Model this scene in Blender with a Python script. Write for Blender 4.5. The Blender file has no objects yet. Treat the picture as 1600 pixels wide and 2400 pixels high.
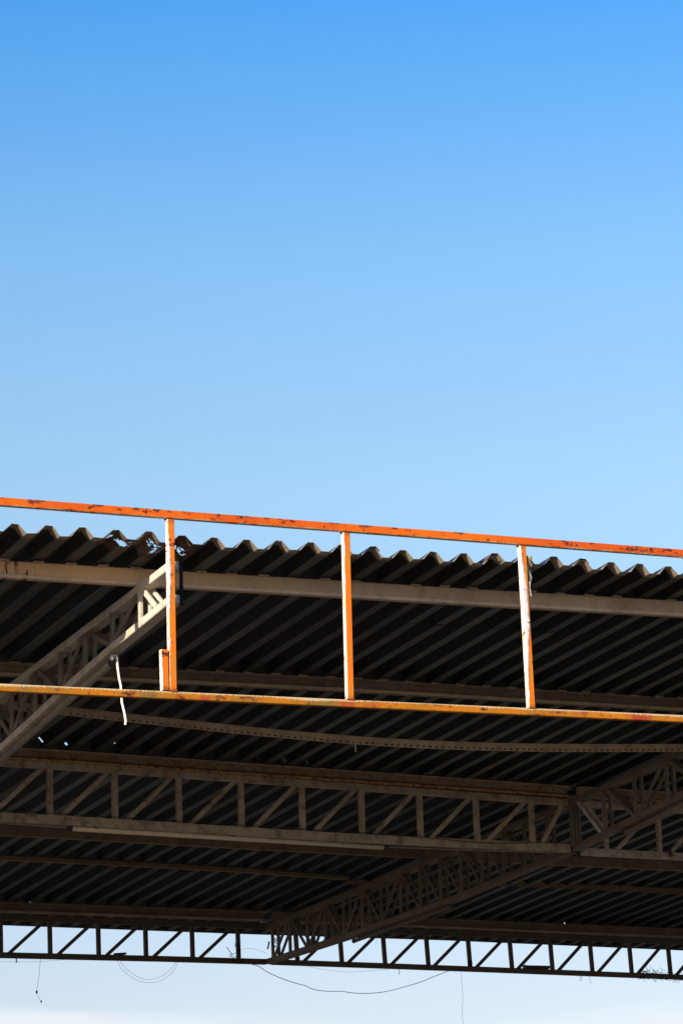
import bpy, bmesh, math, random
from mathutils import Vector, Matrix, noise
random.seed(7)
S = bpy.context.scene
COL = S.collection

# ------------------------------------------------------------------ camera
cam = bpy.data.cameras.new("camera"); co = bpy.data.objects.new("camera", cam); COL.objects.link(co)
S.camera = co
yaw, pitch, roll = math.radians(26.2503), math.radians(14.6203), math.radians(-1.9514)
fw = Vector((math.sin(yaw)*math.cos(pitch), math.cos(yaw)*math.cos(pitch), math.sin(pitch)))
rt = Vector((math.cos(yaw), -math.sin(yaw), 0)); up = rt.cross(fw)
r2 = rt*math.cos(roll) + up*math.sin(roll); u2 = r2.cross(fw)
m3 = Matrix((r2, u2, -fw)).transposed()
co.matrix_world = Matrix.Translation((0, 0, 1.65)) @ m3.to_4x4()
cam.sensor_fit = 'VERTICAL'; cam.sensor_height = 36; cam.sensor_width = 24
cam.lens = 7362.835/2400*36
cam.clip_start = 0.1; cam.clip_end = 3000

# ------------------------------------------------------------------ world, sun, exposure
SUN_AZ = math.atan2(-1.4, -0.66)          # direction towards the sun, from +Y clockwise
SUN_EL = math.atan2(0.38, 1.548)
sun_dir = Vector((-1.4, -0.66, 0.38)).normalized()
W = bpy.data.worlds.new("World"); S.world = W; W.use_nodes = True
nt = W.node_tree; N = nt.nodes; L = nt.links; N.clear()
out = N.new('ShaderNodeOutputWorld'); bg = N.new('ShaderNodeBackground'); sky = N.new('ShaderNodeTexSky')
sky.sky_type = 'NISHITA'; sky.sun_disc = False
sky.sun_elevation = SUN_EL; sky.sun_rotation = SUN_AZ
sky.altitude = 0; sky.air_density = 1.0; sky.dust_density = 0.6; sky.ozone_density = 2.0
# thin low cloud bank near the horizon (a soft white veil that fades upward)
tc = N.new('ShaderNodeTexCoord'); sx = N.new('ShaderNodeSeparateXYZ'); L.new(tc.outputs['Generated'], sx.inputs[0])
mp = N.new('ShaderNodeMapping'); mp.inputs['Scale'].default_value = (3, 3, 22); L.new(tc.outputs['Generated'], mp.inputs[0])
nz = N.new('ShaderNodeTexNoise'); nz.inputs['Scale'].default_value = 2.1; nz.inputs['Detail'].default_value = 5
L.new(mp.outputs[0], nz.inputs['Vector'])
mr = N.new('ShaderNodeMapRange'); mr.inputs['From Min'].default_value = 0.125; mr.inputs['From Max'].default_value = 0.07
L.new(sx.outputs['Z'], mr.inputs['Value'])
ad = N.new('ShaderNodeMath'); ad.operation = 'ADD'; L.new(nz.outputs[0], ad.inputs[0]); L.new(mr.outputs[0], ad.inputs[1])
cr = N.new('ShaderNodeMapRange'); cr.interpolation_type = 'SMOOTHSTEP'
cr.inputs['From Min'].default_value = 1.0; cr.inputs['From Max'].default_value = 1.2; cr.inputs['To Max'].default_value = 0.75
L.new(ad.outputs[0], cr.inputs['Value'])
mix = N.new('ShaderNodeMix'); mix.data_type = 'RGBA'
tint = N.new('ShaderNodeMix'); tint.data_type = 'RGBA'; tint.blend_type = 'MULTIPLY'; tint.inputs['Factor'].default_value = 1
# clear-air colour of this sky by height above the horizon, the same all round
GR = N.new('ShaderNodeValToRGB'); L.new(sx.outputs['Z'], GR.inputs[0])
TINT = [(0.0, (1.20, 1.02, 1.14)), (0.11, (1.26, 1.07, 1.17)), (0.26, (1.47, 1.48, 1.45)), (0.33, (1.20, 1.52, 1.65)), (0.405, (0.52, 1.30, 1.87)), (0.75, (0.40, 1.15, 1.95))]
for i, (z_, c_) in enumerate(TINT):
    e_ = GR.color_ramp.elements[i] if i < 2 else GR.color_ramp.elements.new(z_)
    e_.position = z_; e_.color = (c_[0]/2, c_[1]/2, c_[2]/2, 1)
tg = N.new('ShaderNodeVectorMath'); tg.operation = 'SCALE'; tg.inputs['Scale'].default_value = 2.0; L.new(GR.outputs[0], tg.inputs[0])
L.new(tg.outputs[0], tint.inputs['B'])
L.new(sky.outputs[0], tint.inputs['A'])
L.new(tint.outputs['Result'], mix.inputs['A']); mix.inputs['B'].default_value = (6.3, 6.5, 6.9, 1)
L.new(cr.outputs[0], mix.inputs['Factor'])
L.new(mix.outputs['Result'], bg.inputs['Color']); bg.inputs['Strength'].default_value = 0.1
L.new(bg.outputs[0], out.inputs[0])

sl = bpy.data.lights.new("sun", 'SUN'); so = bpy.data.objects.new("sun", sl); COL.objects.link(so)
sl.energy = 5.0; sl.angle = math.radians(0.5); sl.color = (1.0, 0.87, 0.72)
so.rotation_euler = (-sun_dir).to_track_quat('-Z', 'Y').to_euler(); so.location = (-20, -10, 20)
S.view_settings.view_transform = 'Standard'; S.view_settings.look = 'None'
S.view_settings.exposure = 0.5; S.view_settings.gamma = 1.0
S.view_settings.use_curve_mapping = False
S.render.engine = 'CYCLES'

# ------------------------------------------------------------------ helpers
def new_mat(name, rough=0.6, metal=0.0):
    m = bpy.data.materials.new(name); m.use_nodes = True
    b = m.node_tree.nodes['Principled BSDF']; b.inputs['Roughness'].default_value = rough; b.inputs['Metallic'].default_value = metal; b.inputs['Specular IOR Level'].default_value = 0.22
    return m, m.node_tree, b
class G:
    """tiny node-graph helper"""
    def __init__(s, t): s.t = t; s.N = t.nodes; s.L = t.links
    def n(s, typ, **k):
        x = s.N.new(typ)
        for a, v in k.items(): setattr(x, a, v)
        return x
    def put(s, sock, v):
        if isinstance(v, (int, float)): sock.default_value = v
        elif isinstance(v, tuple): sock.default_value = v if len(v) != 3 or sock.type == 'VECTOR' else (*v, 1)
        else: s.L.new(v, sock)
    def math(s, op, a, b=0.0, clamp=False):
        x = s.n('ShaderNodeMath', operation=op, use_clamp=clamp); s.put(x.inputs[0], a); s.put(x.inputs[1], b); return x.outputs[0]
    def noise(s, vec, scale=5, detail=4, rough=0.55, mapscale=(1, 1, 1), loc=(0, 0, 0)):
        mp = s.n('ShaderNodeMapping'); s.put(mp.inputs['Vector'], vec); mp.inputs['Scale'].default_value = mapscale; mp.inputs['Location'].default_value = loc
        x = s.n('ShaderNodeTexNoise'); s.L.new(mp.outputs[0], x.inputs['Vector'])
        x.inputs['Scale'].default_value = scale; x.inputs['Detail'].default_value = detail; x.inputs['Roughness'].default_value = rough
        return x.outputs[0]
    def step(s, v, lo, hi, a=0.0, b=1.0):
        x = s.n('ShaderNodeMapRange', interpolation_type='SMOOTHSTEP'); s.put(x.inputs['Value'], v)
        s.put(x.inputs['From Min'], lo); s.put(x.inputs['From Max'], hi); x.inputs['To Min'].default_value = a; x.inputs['To Max'].default_value = b
        return x.outputs[0]
    def mix(s, f, a, b, blend='MIX'):
        x = s.n('ShaderNodeMix', data_type='RGBA', blend_type=blend); s.put(x.inputs['Factor'], f); s.put(x.inputs['A'], a); s.put(x.inputs['B'], b)
        return x.outputs['Result']
    def obj(s): return s.n('ShaderNodeTexCoord').outputs['Object']
    def uv(s, name):
        x = s.n('ShaderNodeUVMap', uv_map=name); q = s.n('ShaderNodeSeparateXYZ'); s.L.new(x.outputs[0], q.inputs[0]); return x.outputs[0], q.outputs[0], q.outputs[1]
    def bump(s, b, h, strength=0.3, dist=0.004):
        x = s.n('ShaderNodeBump'); x.inputs['Strength'].default_value = strength; x.inputs['Distance'].default_value = dist
        s.L.new(h, x.inputs['Height']); s.L.new(x.outputs[0], b.inputs['Normal'])

def painted_steel(name, base, rust_lo=0.66, rust_hi=0.74, streaks=None, warm=None, dirt=0.35, rs=26, edge_rust=0.0, grime=(0.10, 0.06, 0.035)):
    m, t, b = new_mat(name, 0.55); g = G(t); o = g.obj()
    uvv, u, v = g.uv('len_b')
    col = g.mix(g.step(g.noise(o, 3.0, 5, 0.6), 0.35, 0.7), base, tuple(c*0.78 for c in base))
    col = g.mix(g.math('MULTIPLY', g.step(g.noise(o, 9, 6, 0.7), 0.45, 0.72), dirt), col, grime)
    # rain streaks
    st = g.noise(uvv, 1.0, 3, 0.6, mapscale=(42, 2.2, 1))
    col = g.mix(g.math('MULTIPLY', g.step(st, 0.56, 0.74), 0.32), col, (0.17, 0.085, 0.04))
    sp = g.noise(o, rs, 5, 0.75)
    big = g.noise(o, 1.7, 4, 0.6, loc=(3, 1, 2))
    r = g.step(g.math('ADD', sp, g.math('MULTIPLY', big, 0.25)), rust_lo + .13, rust_hi + .13)
    if edge_rust:
        e = g.step(g.math('ADD', v, g.math('MULTIPLY', g.noise(uvv, 1, 4, 0.7, mapscale=(30, 8, 1)), 0.035)), 0.02, 0.0)
        r = g.math('MAXIMUM', r, g.math('MULTIPLY', e, edge_rust))
    if warm:
        wm = g.step(g.math('ADD', u, g.noise(o, 1.2, 4, 0.6)), warm[0]+.5, warm[1]+.5, 1.0, 0.0)
        col = g.mix(g.math('MULTIPLY', wm, 0.9), col, g.mix(g.noise(o, 8, 4), (0.98, 0.62, 0.31), (0.72, 0.42, 0.20)))
    if streaks:
        x0, x1 = streaks
        msk = g.math('MULTIPLY', g.step(u, x0, x0+.05), g.step(u, x1+.03, x1))
        ss = g.step(g.noise(uvv, 1.0, 5, 0.7, mapscale=(26, 1.6, 1), loc=(5, 0, 0)), 0.53, 0.58)
        r = g.math('MAXIMUM', r, g.math('MULTIPLY', ss, msk))
    rc = g.mix(g.step(g.noise(o, 40, 3), 0.4, 0.65), (0.16, 0.045, 0.015), (0.045, 0.018, 0.010))
    col = g.mix(r, col, rc)
    t.links.new(col, b.inputs['Base Color'])
    g.bump(b, g.math('ADD', sp, r), 0.25, 0.003)
    return m

M = {}
M['cream'] = painted_steel('cream_paint', (0.64, 0.47, 0.30))
M['cream_a'] = painted_steel('cream_paint_streaked', (0.64, 0.47, 0.30), streaks=(2.0, 2.72), warm=(2.6, 5.6))
M['cream_d'] = painted_steel('cream_paint_rusted', (0.50, 0.34, 0.20), 0.56, 0.66, edge_rust=0.9, dirt=0.6)
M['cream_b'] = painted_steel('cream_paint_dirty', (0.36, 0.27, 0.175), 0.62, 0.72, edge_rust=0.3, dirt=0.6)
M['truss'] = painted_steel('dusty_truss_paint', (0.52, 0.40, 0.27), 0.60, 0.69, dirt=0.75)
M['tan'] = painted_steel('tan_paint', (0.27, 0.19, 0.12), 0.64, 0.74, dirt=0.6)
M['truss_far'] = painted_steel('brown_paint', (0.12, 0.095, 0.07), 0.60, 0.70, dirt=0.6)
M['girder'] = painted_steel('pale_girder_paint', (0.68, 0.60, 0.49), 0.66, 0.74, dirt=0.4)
M['girder_far'] = painted_steel('deep_shade_girder_paint', (0.19, 0.15, 0.11), 0.64, 0.72, dirt=0.6)  # darker copy of the girder paint, deep shade under the roof painted in
M['girder_mid'] = painted_steel('shade_darkened_girder_paint', (0.24, 0.20, 0.155), 0.64, 0.72, dirt=0.6)  # girder paint toned down, shade on the inner bars put into the colour
M['lip_rust'] = painted_steel('rusted_lip', (0.62, 0.34, 0.13), 0.50, 0.62, dirt=0.5)
M['lip_tan'] = painted_steel('tan_lip', (0.46, 0.34, 0.23), dirt=0.5)  # lighter than the channel, ground light on the lip painted in
M['cream_lip'] = painted_steel('pink_ground_lit_lip', (0.80, 0.60, 0.44), dirt=0.3)  # paler lower edge, light from the ground put into the colour
M['joint'] = painted_steel('rust_bloomed_paint', (0.50, 0.42, 0.31), 0.56, 0.66, dirt=0.6, rs=3.2)

# corrugated sheet
def sheet_mat(name, a_, b_, stain):
    m, t, b = new_mat(name, 0.5, 0.3); g = G(t); o = g.obj()
    c = g.mix(g.step(g.noise(o, 1.1, 6, 0.65, mapscale=(1.6, .45, 1)), 0.35, 0.7), a_, b_)
    c = g.mix(g.math('MULTIPLY', g.step(g.noise(o, 12, 6, 0.7), 0.5, 0.75), 0.5), c, (0.03, 0.024, 0.02))
    c = g.mix(g.math('MULTIPLY', g.step(g.noise(o, 3.3, 5, 0.7, mapscale=(2, .3, 1), loc=(7, 2, 0)), 0.58, 0.75), 0.5), c, stain)
    oi = g.n('ShaderNodeObjectInfo'); k_ = g.step(oi.outputs['Random'], 0, 1, 0.62, 1.25)
    kc = g.n('ShaderNodeCombineColor'); [g.put(kc.inputs[i_], k_) for i_ in range(3)]
    c = g.mix(1.0, c, kc.outputs[0], 'MULTIPLY')
    # outer hand's breadth painted paler to carry the sunlit slivers at the sheet ends
    q = g.n('ShaderNodeSeparateXYZ'); t.links.new(o, q.inputs[0])
    rim = g.step(g.math('ADD', q.outputs[1], g.math('MULTIPLY', g.math('SUBTRACT', g.noise(o, 9, 4), .5), .08)), 0.085, 0.045)
    c = g.mix(g.math('MULTIPLY', rim, 0.8), c, (0.42, 0.34, 0.26))
    t.links.new(c, b.inputs['Base Color']); g.bump(b, g.noise(o, 60, 3), 0.15, 0.002); return m
M['sheet'] = sheet_mat('lit_valley_sheet_metal', (0.135, 0.145, 0.130), (0.080, 0.092, 0.086), (0.17, 0.085, 0.045))  # valley flats, lighter to paint in the light from below
M['sheet_web'] = sheet_mat('shaded_web_sheet_metal', (0.006, 0.013, 0.018), (0.004, 0.009, 0.012), (0.014, 0.013, 0.010))  # webs and crests of the same sheet, shade put into the colour
m, t, b = new_mat('rusted_through_sheet', 0.8); g = G(t); o = g.obj()
hole_d = g.step(g.noise(o, 7, 5, 0.7), 0.42, 0.62)
c = g.mix(hole_d, (0.15, 0.115, 0.09), (0.13, 0.055, 0.022))
c = g.mix(g.step(g.noise(o, 22, 5, 0.7), 0.52, 0.66), c, (0.04, 0.02, 0.012))
t.links.new(c, b.inputs['Base Color']); g.bump(b, g.noise(o, 50, 4), 0.5, 0.004); M['sheet_rust'] = m

ORANGE = (0.86, 0.165, 0.004); RUST = (0.23, 0.045, 0.012); WHITE = (0.80, 0.77, 0.72)
def rust_mix(g, o, col, lo, hi, k=0.0):
    n1 = g.noise(o, 5.5, 6, 0.7, mapscale=(1, 1, 2.6), loc=(k, 2, 1)); n2 = g.noise(o, 30, 5, 0.75, loc=(k, 0, 0))
    r = g.step(g.math('ADD', g.math('MULTIPLY', n1, 0.75), g.math('MULTIPLY', n2, 0.25)), lo, hi)
    return g.mix(r, col, g.mix(g.step(n2, 0.4, 0.62), (0.26, 0.04, 0.02), (0.09, 0.022, 0.014))), r
# top rail
m, t, b = new_mat('orange_rail_paint', 0.5); g = G(t); o = g.obj(); uvv, u, v = g.uv('len_b')
c = g.mix(g.step(g.noise(o, 0.55, 5, 0.6), 0.38, 0.62), ORANGE, (0.68, 0.10, 0.008))
c = g.mix(g.math('MULTIPLY', g.step(g.noise(o, 14, 5, 0.7), 0.45, 0.7), 0.35), c, (0.58, 0.07, 0.006))
c, r = rust_mix(g, o, c, 0.545, 0.575)
chip = g.step(g.math('ADD', v, g.math('MULTIPLY', g.noise(uvv, 1, 5, 0.8, mapscale=(9, 22, 1)), 0.03)), 0.0045-.013, 0.0015-.013)
c = g.mix(chip, c, (0.78, 0.55, 0.32))
t.links.new(c, b.inputs['Base Color']); g.bump(b, g.math('SUBTRACT', g.noise(o, 90, 3), r), 0.3, 0.002); M['rail_top'] = m
# bottom rail: rustier, ochre and greenish patches, pale drips over its top edge
m, t, b = new_mat('rusty_orange_rail_paint', 0.65); g = G(t); o = g.obj(); uvv, u, v = g.uv('len_b')
c = g.mix(g.step(g.noise(o, 3.0, 5, 0.6), 0.38, 0.62), (0.60, 0.19, 0.006), (0.44, 0.17, 0.010))
c = g.mix(g.step(g.noise(o, 2.1, 4, 0.6, loc=(4, 4, 0)), 0.50, 0.66), c, (0.24, 0.15, 0.03))
c = g.mix(g.step(g.noise(o, 1.9, 4, 0.6, loc=(9, 1, 0)), 0.55, 0.66), c, (0.42, 0.06, 0.02))
c, r = rust_mix(g, o, c, 0.51, 0.62, 3.0)
dr = g.math('ADD', g.math('MULTIPLY', g.noise(uvv, 1, 4, 0.8, mapscale=(75, 1.5, 1)), 0.085), g.math('MULTIPLY', g.step(g.noise(uvv, 1, 3, 0.6, mapscale=(0.9, .2, 1), loc=(2, 0, 0)), 0.4, 0.7), 0.016))
pale = g.step(g.math('ADD', v, dr), 0.060, 0.066)
c = g.mix(g.math('MULTIPLY', pale, 0.9), c, (0.74, 0.56, 0.32))
t.links.new(c, b.inputs['Base Color']); g.bump(b, g.noise(o, 70, 4), 0.5, 0.003); M['rail_bottom'] = m
def post_mat(name, seed, ramp, rust=0.6):
    """front face: orange to the right of a ragged border, bare white primer to its left; ramp = (height, border) pairs"""
    m, t, b = new_mat(name, 0.5); g = G(t); o = g.obj(); uvv, u, a = g.uv('len_a')
    cr = g.n('ShaderNodeValToRGB'); e = cr.color_ramp.elements
    h = g.math('DIVIDE', u, 1.3)
    t.links.new(h, cr.inputs[0])
    for i, (z, th) in enumerate(ramp):
        el = e[i] if i < 2 else e.new(z); el.position = z; el.color = (th, th, th, 1)
    thr = g.math('SUBTRACT', cr.outputs[0], 0.60)              # 0..1 -> -0.5..0.5 of the width
    nn = g.math('MULTIPLY', g.math('SUBTRACT', g.noise(uvv, 1, 5, 0.75, mapscale=(11, 20, 1), loc=(seed, 0, 0)), 0.5), 0.75)
    x = g.math('ADD', g.math('DIVIDE', a, 0.05), nn)
    om = g.step(g.math('SUBTRACT', x, thr), -0.01, 0.05)
    w = g.mix(g.step(g.noise(o, 9, 4, 0.7, loc=(seed, 1, 1)), 0.55, 0.7), WHITE, (0.60, 0.50, 0.42))
    oc = g.mix(g.step(g.noise(o, 5, 5, 0.65, loc=(seed, 3, 1)), 0.42, 0.68), (0.84, 0.19, 0.01), (0.66, 0.24, 0.02))
    c = g.mix(om, w, oc)
    tr = g.math('MULTIPLY', g.step(g.math('ABSOLUTE', g.math('SUBTRACT', x, thr)), 0.30, 0.03), g.step(g.noise(uvv, 1, 4, 0.7, mapscale=(6, 26, 1), loc=(seed, 9, 0)), 0.44, 0.56))
    c = g.mix(g.math('MULTIPLY', tr, 0.85), c, (0.40, 0.125, 0.02))
    c, r = rust_mix(g, o, c, rust, rust+.05, seed)
    # rust gathered at foot and head of the post
    ends = g.math('MAXIMUM', g.step(g.math('ADD', u, g.math('MULTIPLY', g.noise(o, 40, 4), .06)), 0.075, 0.03), g.step(g.math('ADD', u, g.math('MULTIPLY', g.noise(o, 40, 4), .1)), 1.23, 1.30))
    c = g.mix(g.math('MULTIPLY', ends, 0.75), c, (0.24, 0.05, 0.015))
    t.links.new(c, b.inputs['Base Color']); g.bump(b, g.math('SUBTRACT', g.noise(o, 80, 3), om), 0.3, 0.002)
    return m
m, t, b = new_mat('white_primer', 0.5); g = G(t); o = g.obj(); uvv, u, a = g.uv('len_b')
c = g.mix(g.step(g.noise(o, 7, 4, 0.7), 0.5, 0.7), (0.84, 0.78, 0.68), (0.74, 0.50, 0.28))
# flakes of orange left along the front corner and in patches
fl = g.math('ADD', g.math('DIVIDE', g.math('MULTIPLY', a, -1.0), 0.05), g.math('MULTIPLY', g.math('SUBTRACT', g.noise(uvv, 1, 5, 0.75, mapscale=(9, 22, 1), loc=(4, 0, 0)), 0.5), 1.5))
AS = g.step(fl, 0.40, 0.46)
c = g.mix(AS, c, (0.78, 0.19, 0.015))
st = g.step(g.noise(uvv, 1.0, 4, 0.7, mapscale=(2.2, 40, 1), loc=(1, 3, 0)), 0.60, 0.68)
c = g.mix(g.math('MULTIPLY', st, 0.7), c, (0.45, 0.17, 0.05))
c, r = rust_mix(g, o, c, 0.565, 0.60, 5.0)
t.links.new(c, b.inputs['Base Color']); M['primer'] = m

def flat(name, col, rough=0.6, var=0.3, sc=20):
    m, t, b = new_mat(name, rough); g = G(t); o = g.obj()
    c = g.mix(g.step(g.noise(o, sc, 5, 0.7), 0.4, 0.7), col, tuple(x*(1-var) for x in col))
    t.links.new(c, b.inputs['Base Color']); return m
M['tube'] = flat('milky_tube_glass', (0.80, 0.64, 0.45), 0.35, 0.15)
M['dull'] = flat('dull_pipe', (0.15, 0.125, 0.10), 0.6)
M['weld'] = flat('rusty_weld', (0.30, 0.075, 0.02), 0.8, 0.6, 80)
M['cap'] = flat('dark_tube_cap', (0.06, 0.05, 0.04), 0.5)
M['pipe'] = flat('grey_conduit', (0.28, 0.24, 0.19), 0.5)
M['wire'] = flat('blue_grey_cable', (0.34, 0.52, 0.64), 0.5)
M['green'] = flat('dark_green_cable', (0.03, 0.05, 0.04), 0.7)
M['black'] = flat('black_rubber', (0.016, 0.013, 0.012), 0.95, 0.4, 60)
M['tape'] = flat('white_tape', (0.78, 0.72, 0.64), 0.5, 0.1)
M['rag'] = flat('grey_torn_cloth', (0.36, 0.34, 0.31), 0.9, 0.5, 50)
M['moss'] = flat('yellow_green_plastic', (0.30, 0.30, 0.08), 0.6, 0.4, 60)
M['lamp'] = flat('dark_lamp_housing', (0.05, 0.045, 0.045), 0.5)
M['slip'] = flat('sheet_clip_metal', (0.50, 0.38, 0.26), 0.55, 0.4, 30)
m, t, b = new_mat('dusty_ground', 0.9); g = G(t); o = g.obj()
c = g.mix(g.step(g.noise(o, 0.25, 6, 0.6), 0.35, 0.7), (0.145, 0.105, 0.068), (0.095, 0.07, 0.047))
c = g.mix(g.math('MULTIPLY', g.step(g.noise(o, 6, 6, 0.7), 0.45, 0.7), 0.4), c, (0.06, 0.045, 0.03))
t.links.new(c, b.inputs['Base Color']); g.bump(b, g.noise(o, 12, 5), 0.4, 0.02); M['ground'] = m

def tag(o, label=None, cat=None, group=None, kind=None):
    if label: o['label'] = label
    if cat: o['category'] = cat
    if group: o['group'] = group
    if kind: o['kind'] = kind
    return o
def thing(name, loc, label, cat, group=None):
    o = bpy.data.objects.new(name, None); COL.objects.link(o); o.location = loc; o.empty_display_size = 0.2
    return tag(o, label, cat, group)
def link(name, me, mats, parent=None, loc=None):
    for m_ in (mats if isinstance(mats, (list, tuple)) else [mats]): me.materials.append(m_)
    o = bpy.data.objects.new(name, me); COL.objects.link(o)
    if parent: o.parent = parent
    if loc is not None: o.location = loc
    return o
def box_prof(w, h, c=0.004):
    x, y = w/2, h/2
    return [(-x+c, -y), (x-c, -y), (x, -y+c), (x, y-c), (x-c, y), (-x+c, y), (-x, y-c), (-x, -y+c)]
def circ(r, n=10): return [(r*math.cos(2*math.pi*i/n), r*math.sin(2*math.pi*i/n)) for i in range(n)]
def c_prof(w, h, lip=0.02, t_=0.004):
    """C section whose open side looks towards -a (towards the front); origin at its centre, web at +a"""
    x, y = w/2, h/2
    return [(-x, -y), (x, -y), (x, y), (-x, y), (-x, y-lip), (-x+t_, y-lip), (-x+t_, y-t_), (x-t_, y-t_), (x-t_, -y+t_), (-x+t_, -y+t_), (-x+t_, -y+lip), (-x, -y+lip)]
def sweep_bm(bm, pts, prof, side=None, caps=True, slotf=None):
    """profile (a,b): a along 'side', b along the third axis; writes uv layers len_b / len_a in metres"""
    pts = [Vector(p) for p in pts]; ub = bm.loops.layers.uv.get('len_b') or bm.loops.layers.uv.new('len_b')
    ua = bm.loops.layers.uv.get('len_a') or bm.loops.layers.uv.new('len_a')
    rings = []; ln = 0.0
    for i, p in enumerate(pts):
        d = (pts[min(i+1, len(pts)-1)] - pts[max(i-1, 0)]).normalized()
        if side is None:
            s = Vector((0, 0, 1)).cross(d)
            if s.length < 0.2: s = Vector((0, 1, 0)).cross(d)
        else: s = Vector(side) - d*Vector(side).dot(d)
        s.normalize(); u_ = d.cross(s) if side is None else s.cross(d)
        if (side is None or abs(d.z) < .9) and u_.z < 0: u_ = -u_
        if i: ln += (p - pts[i-1]).length
        rings.append(([bm.verts.new(p + s*a + u_*b) for a, b in prof], ln))
    n = len(prof)
    for k in range(len(rings)-1):
        (r0, l0), (r1, l1) = rings[k], rings[k+1]
        for j in range(n):
            jn = (j+1) % n
            f = bm.faces.new((r0[j], r0[jn], r1[jn], r1[j]))
            vals = [(l0, j), (l0, jn), (l1, jn), (l1, j)]
            for lp, (l_, q) in zip(f.loops, vals): lp[ub].uv = (l_, prof[q][1]); lp[ua].uv = (l_, prof[q][0])
    if caps:
        for (r, l_), rev in ((rings[0], True), (rings[-1], False)):
            f = bm.faces.new(list(reversed(r)) if rev else r)
            for lp in f.loops:
                q = r.index(lp.vert); lp[ub].uv = (l_, prof[q][1]); lp[ua].uv = (l_, prof[q][0])
    return bm
def fin(bm, name, smooth=False):
    bmesh.ops.recalc_face_normals(bm, faces=bm.faces[:])
    me = bpy.data.meshes.new(name); bm.to_mesh(me); bm.free()
    if smooth:
        for p_ in me.polygons: p_.use_smooth = True
    return me
def beam(name, pts, prof, mat, parent=None, side=None, smooth=False, origin=None):
    """one swept member; vertices relative to the parent's location (or to its own first point)"""
    org = Vector(parent.location) if parent is not None and parent.parent is None else (Vector(origin) if origin else Vector(pts[0]))
    bm = bmesh.new(); sweep_bm(bm, [Vector(p) - org for p in pts], prof, side)
    o = link(name, fin(bm, name, smooth), mat, parent)
    if parent is None: o.location = org
    return o
def box(name, c, dims, mat, parent=None, rotz=0, rot=None):
    bm = bmesh.new(); bmesh.ops.create_cube(bm, size=1)
    bmesh.ops.scale(bm, vec=dims, verts=bm.verts)
    bmesh.ops.bevel(bm, geom=bm.edges[:], offset=min(dims)*0.12, segments=1, affect='EDGES')
    o = link(name, fin(bm, name), mat, parent)
    o.location = Vector(c) - (Vector(parent.location) if parent else Vector((0, 0, 0)))
    o.rotation_euler = rot or (0, 0, rotz)
    return o
def roof(x, y): return 7.03 + 0.018*(x-7.3) - 0.07*(y-19.77)
def lerp(a, b, t_): return a + (b-a)*t_
def pl(x, pts):
    """piecewise linear"""
    if x <= pts[0][0]: (x0, y0), (x1, y1) = pts[0], pts[1]
    elif x >= pts[-1][0]: (x0, y0), (x1, y1) = pts[-2], pts[-1]
    else:
        for k in range(len(pts)-1):
            if pts[k][0] <= x <= pts[k+1][0]: (x0, y0), (x1, y1) = pts[k], pts[k+1]; break
    return y0 + (y1-y0)*(x-x0)/(x1-x0)

# ------------------------------------------------------------------ ground
bm = bmesh.new(); bmesh.ops.create_grid(bm, x_segments=8, y_segments=8, size=1500)
gr = link('ground', fin(bm, 'ground'), M['ground']); tag(gr, kind='structure')

# ------------------------------------------------------------------ corrugated roof
PITCH = 0.25; X0 = 7.235
D_LINE = [(4, 25.2), (9.18, 25.45), (15.3, 26.25), (24, 27.1)]           # line of the purlin over the middle truss
END_LINE = [(4, 32.3), (11.94, 33.18), (14.95, 33.58), (17.9, 33.91), (21.7, 34.5), (24, 34.8)]
BLOBS = [(8.075, 19.83, .075, .055), (8.15, 19.87, .05, .04), (8.225, 19.84, .03, .05), (8.33, 19.83, .07, .07), (8.37, 19.93, .05, .05), (8.26, 19.80, .04, .04),
         (8.53, 19.92, .06, .06), (8.60, 19.93, .04, .05), (8.0, 19.86, .02, .05)]
def is_hole(x, y):
    if y < 19.812: return False
    y -= 0.035
    for bx, by, rx, ry in BLOBS:
        d = ((x-bx)/rx)**2 + ((y-by)/ry)**2
        if d < 1.5:
            nv = noise.noise(Vector((x*26, y*17, 1.3)))*0.9 + noise.noise(Vector((x*70, y*50, 4.2)))*0.6
            if nv > 0.0 + 0.45*d: return True
    return False
WEBH = [(9.533, 25.42), (9.787, 25.45), (10.012, 25.49), (10.252, 25.53), (11.481, 25.70), (11.718, 25.73), (11.963, 25.77), (12.198, 25.79), (13.40, 25.96), (13.629, 25.99),
        (11.861, 32.02), (13.368, 32.19), (14.23, 32.81), (15.057, 32.98), (19.061, 32.99), (15.10, 32.99)]
roof_t = thing('corrugated_roof', (X0, 19.77, roof(X0, 19.77)), 'dark weathered corrugated metal roof seen from below, its front rim wavy against the sky', 'roof')
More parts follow.
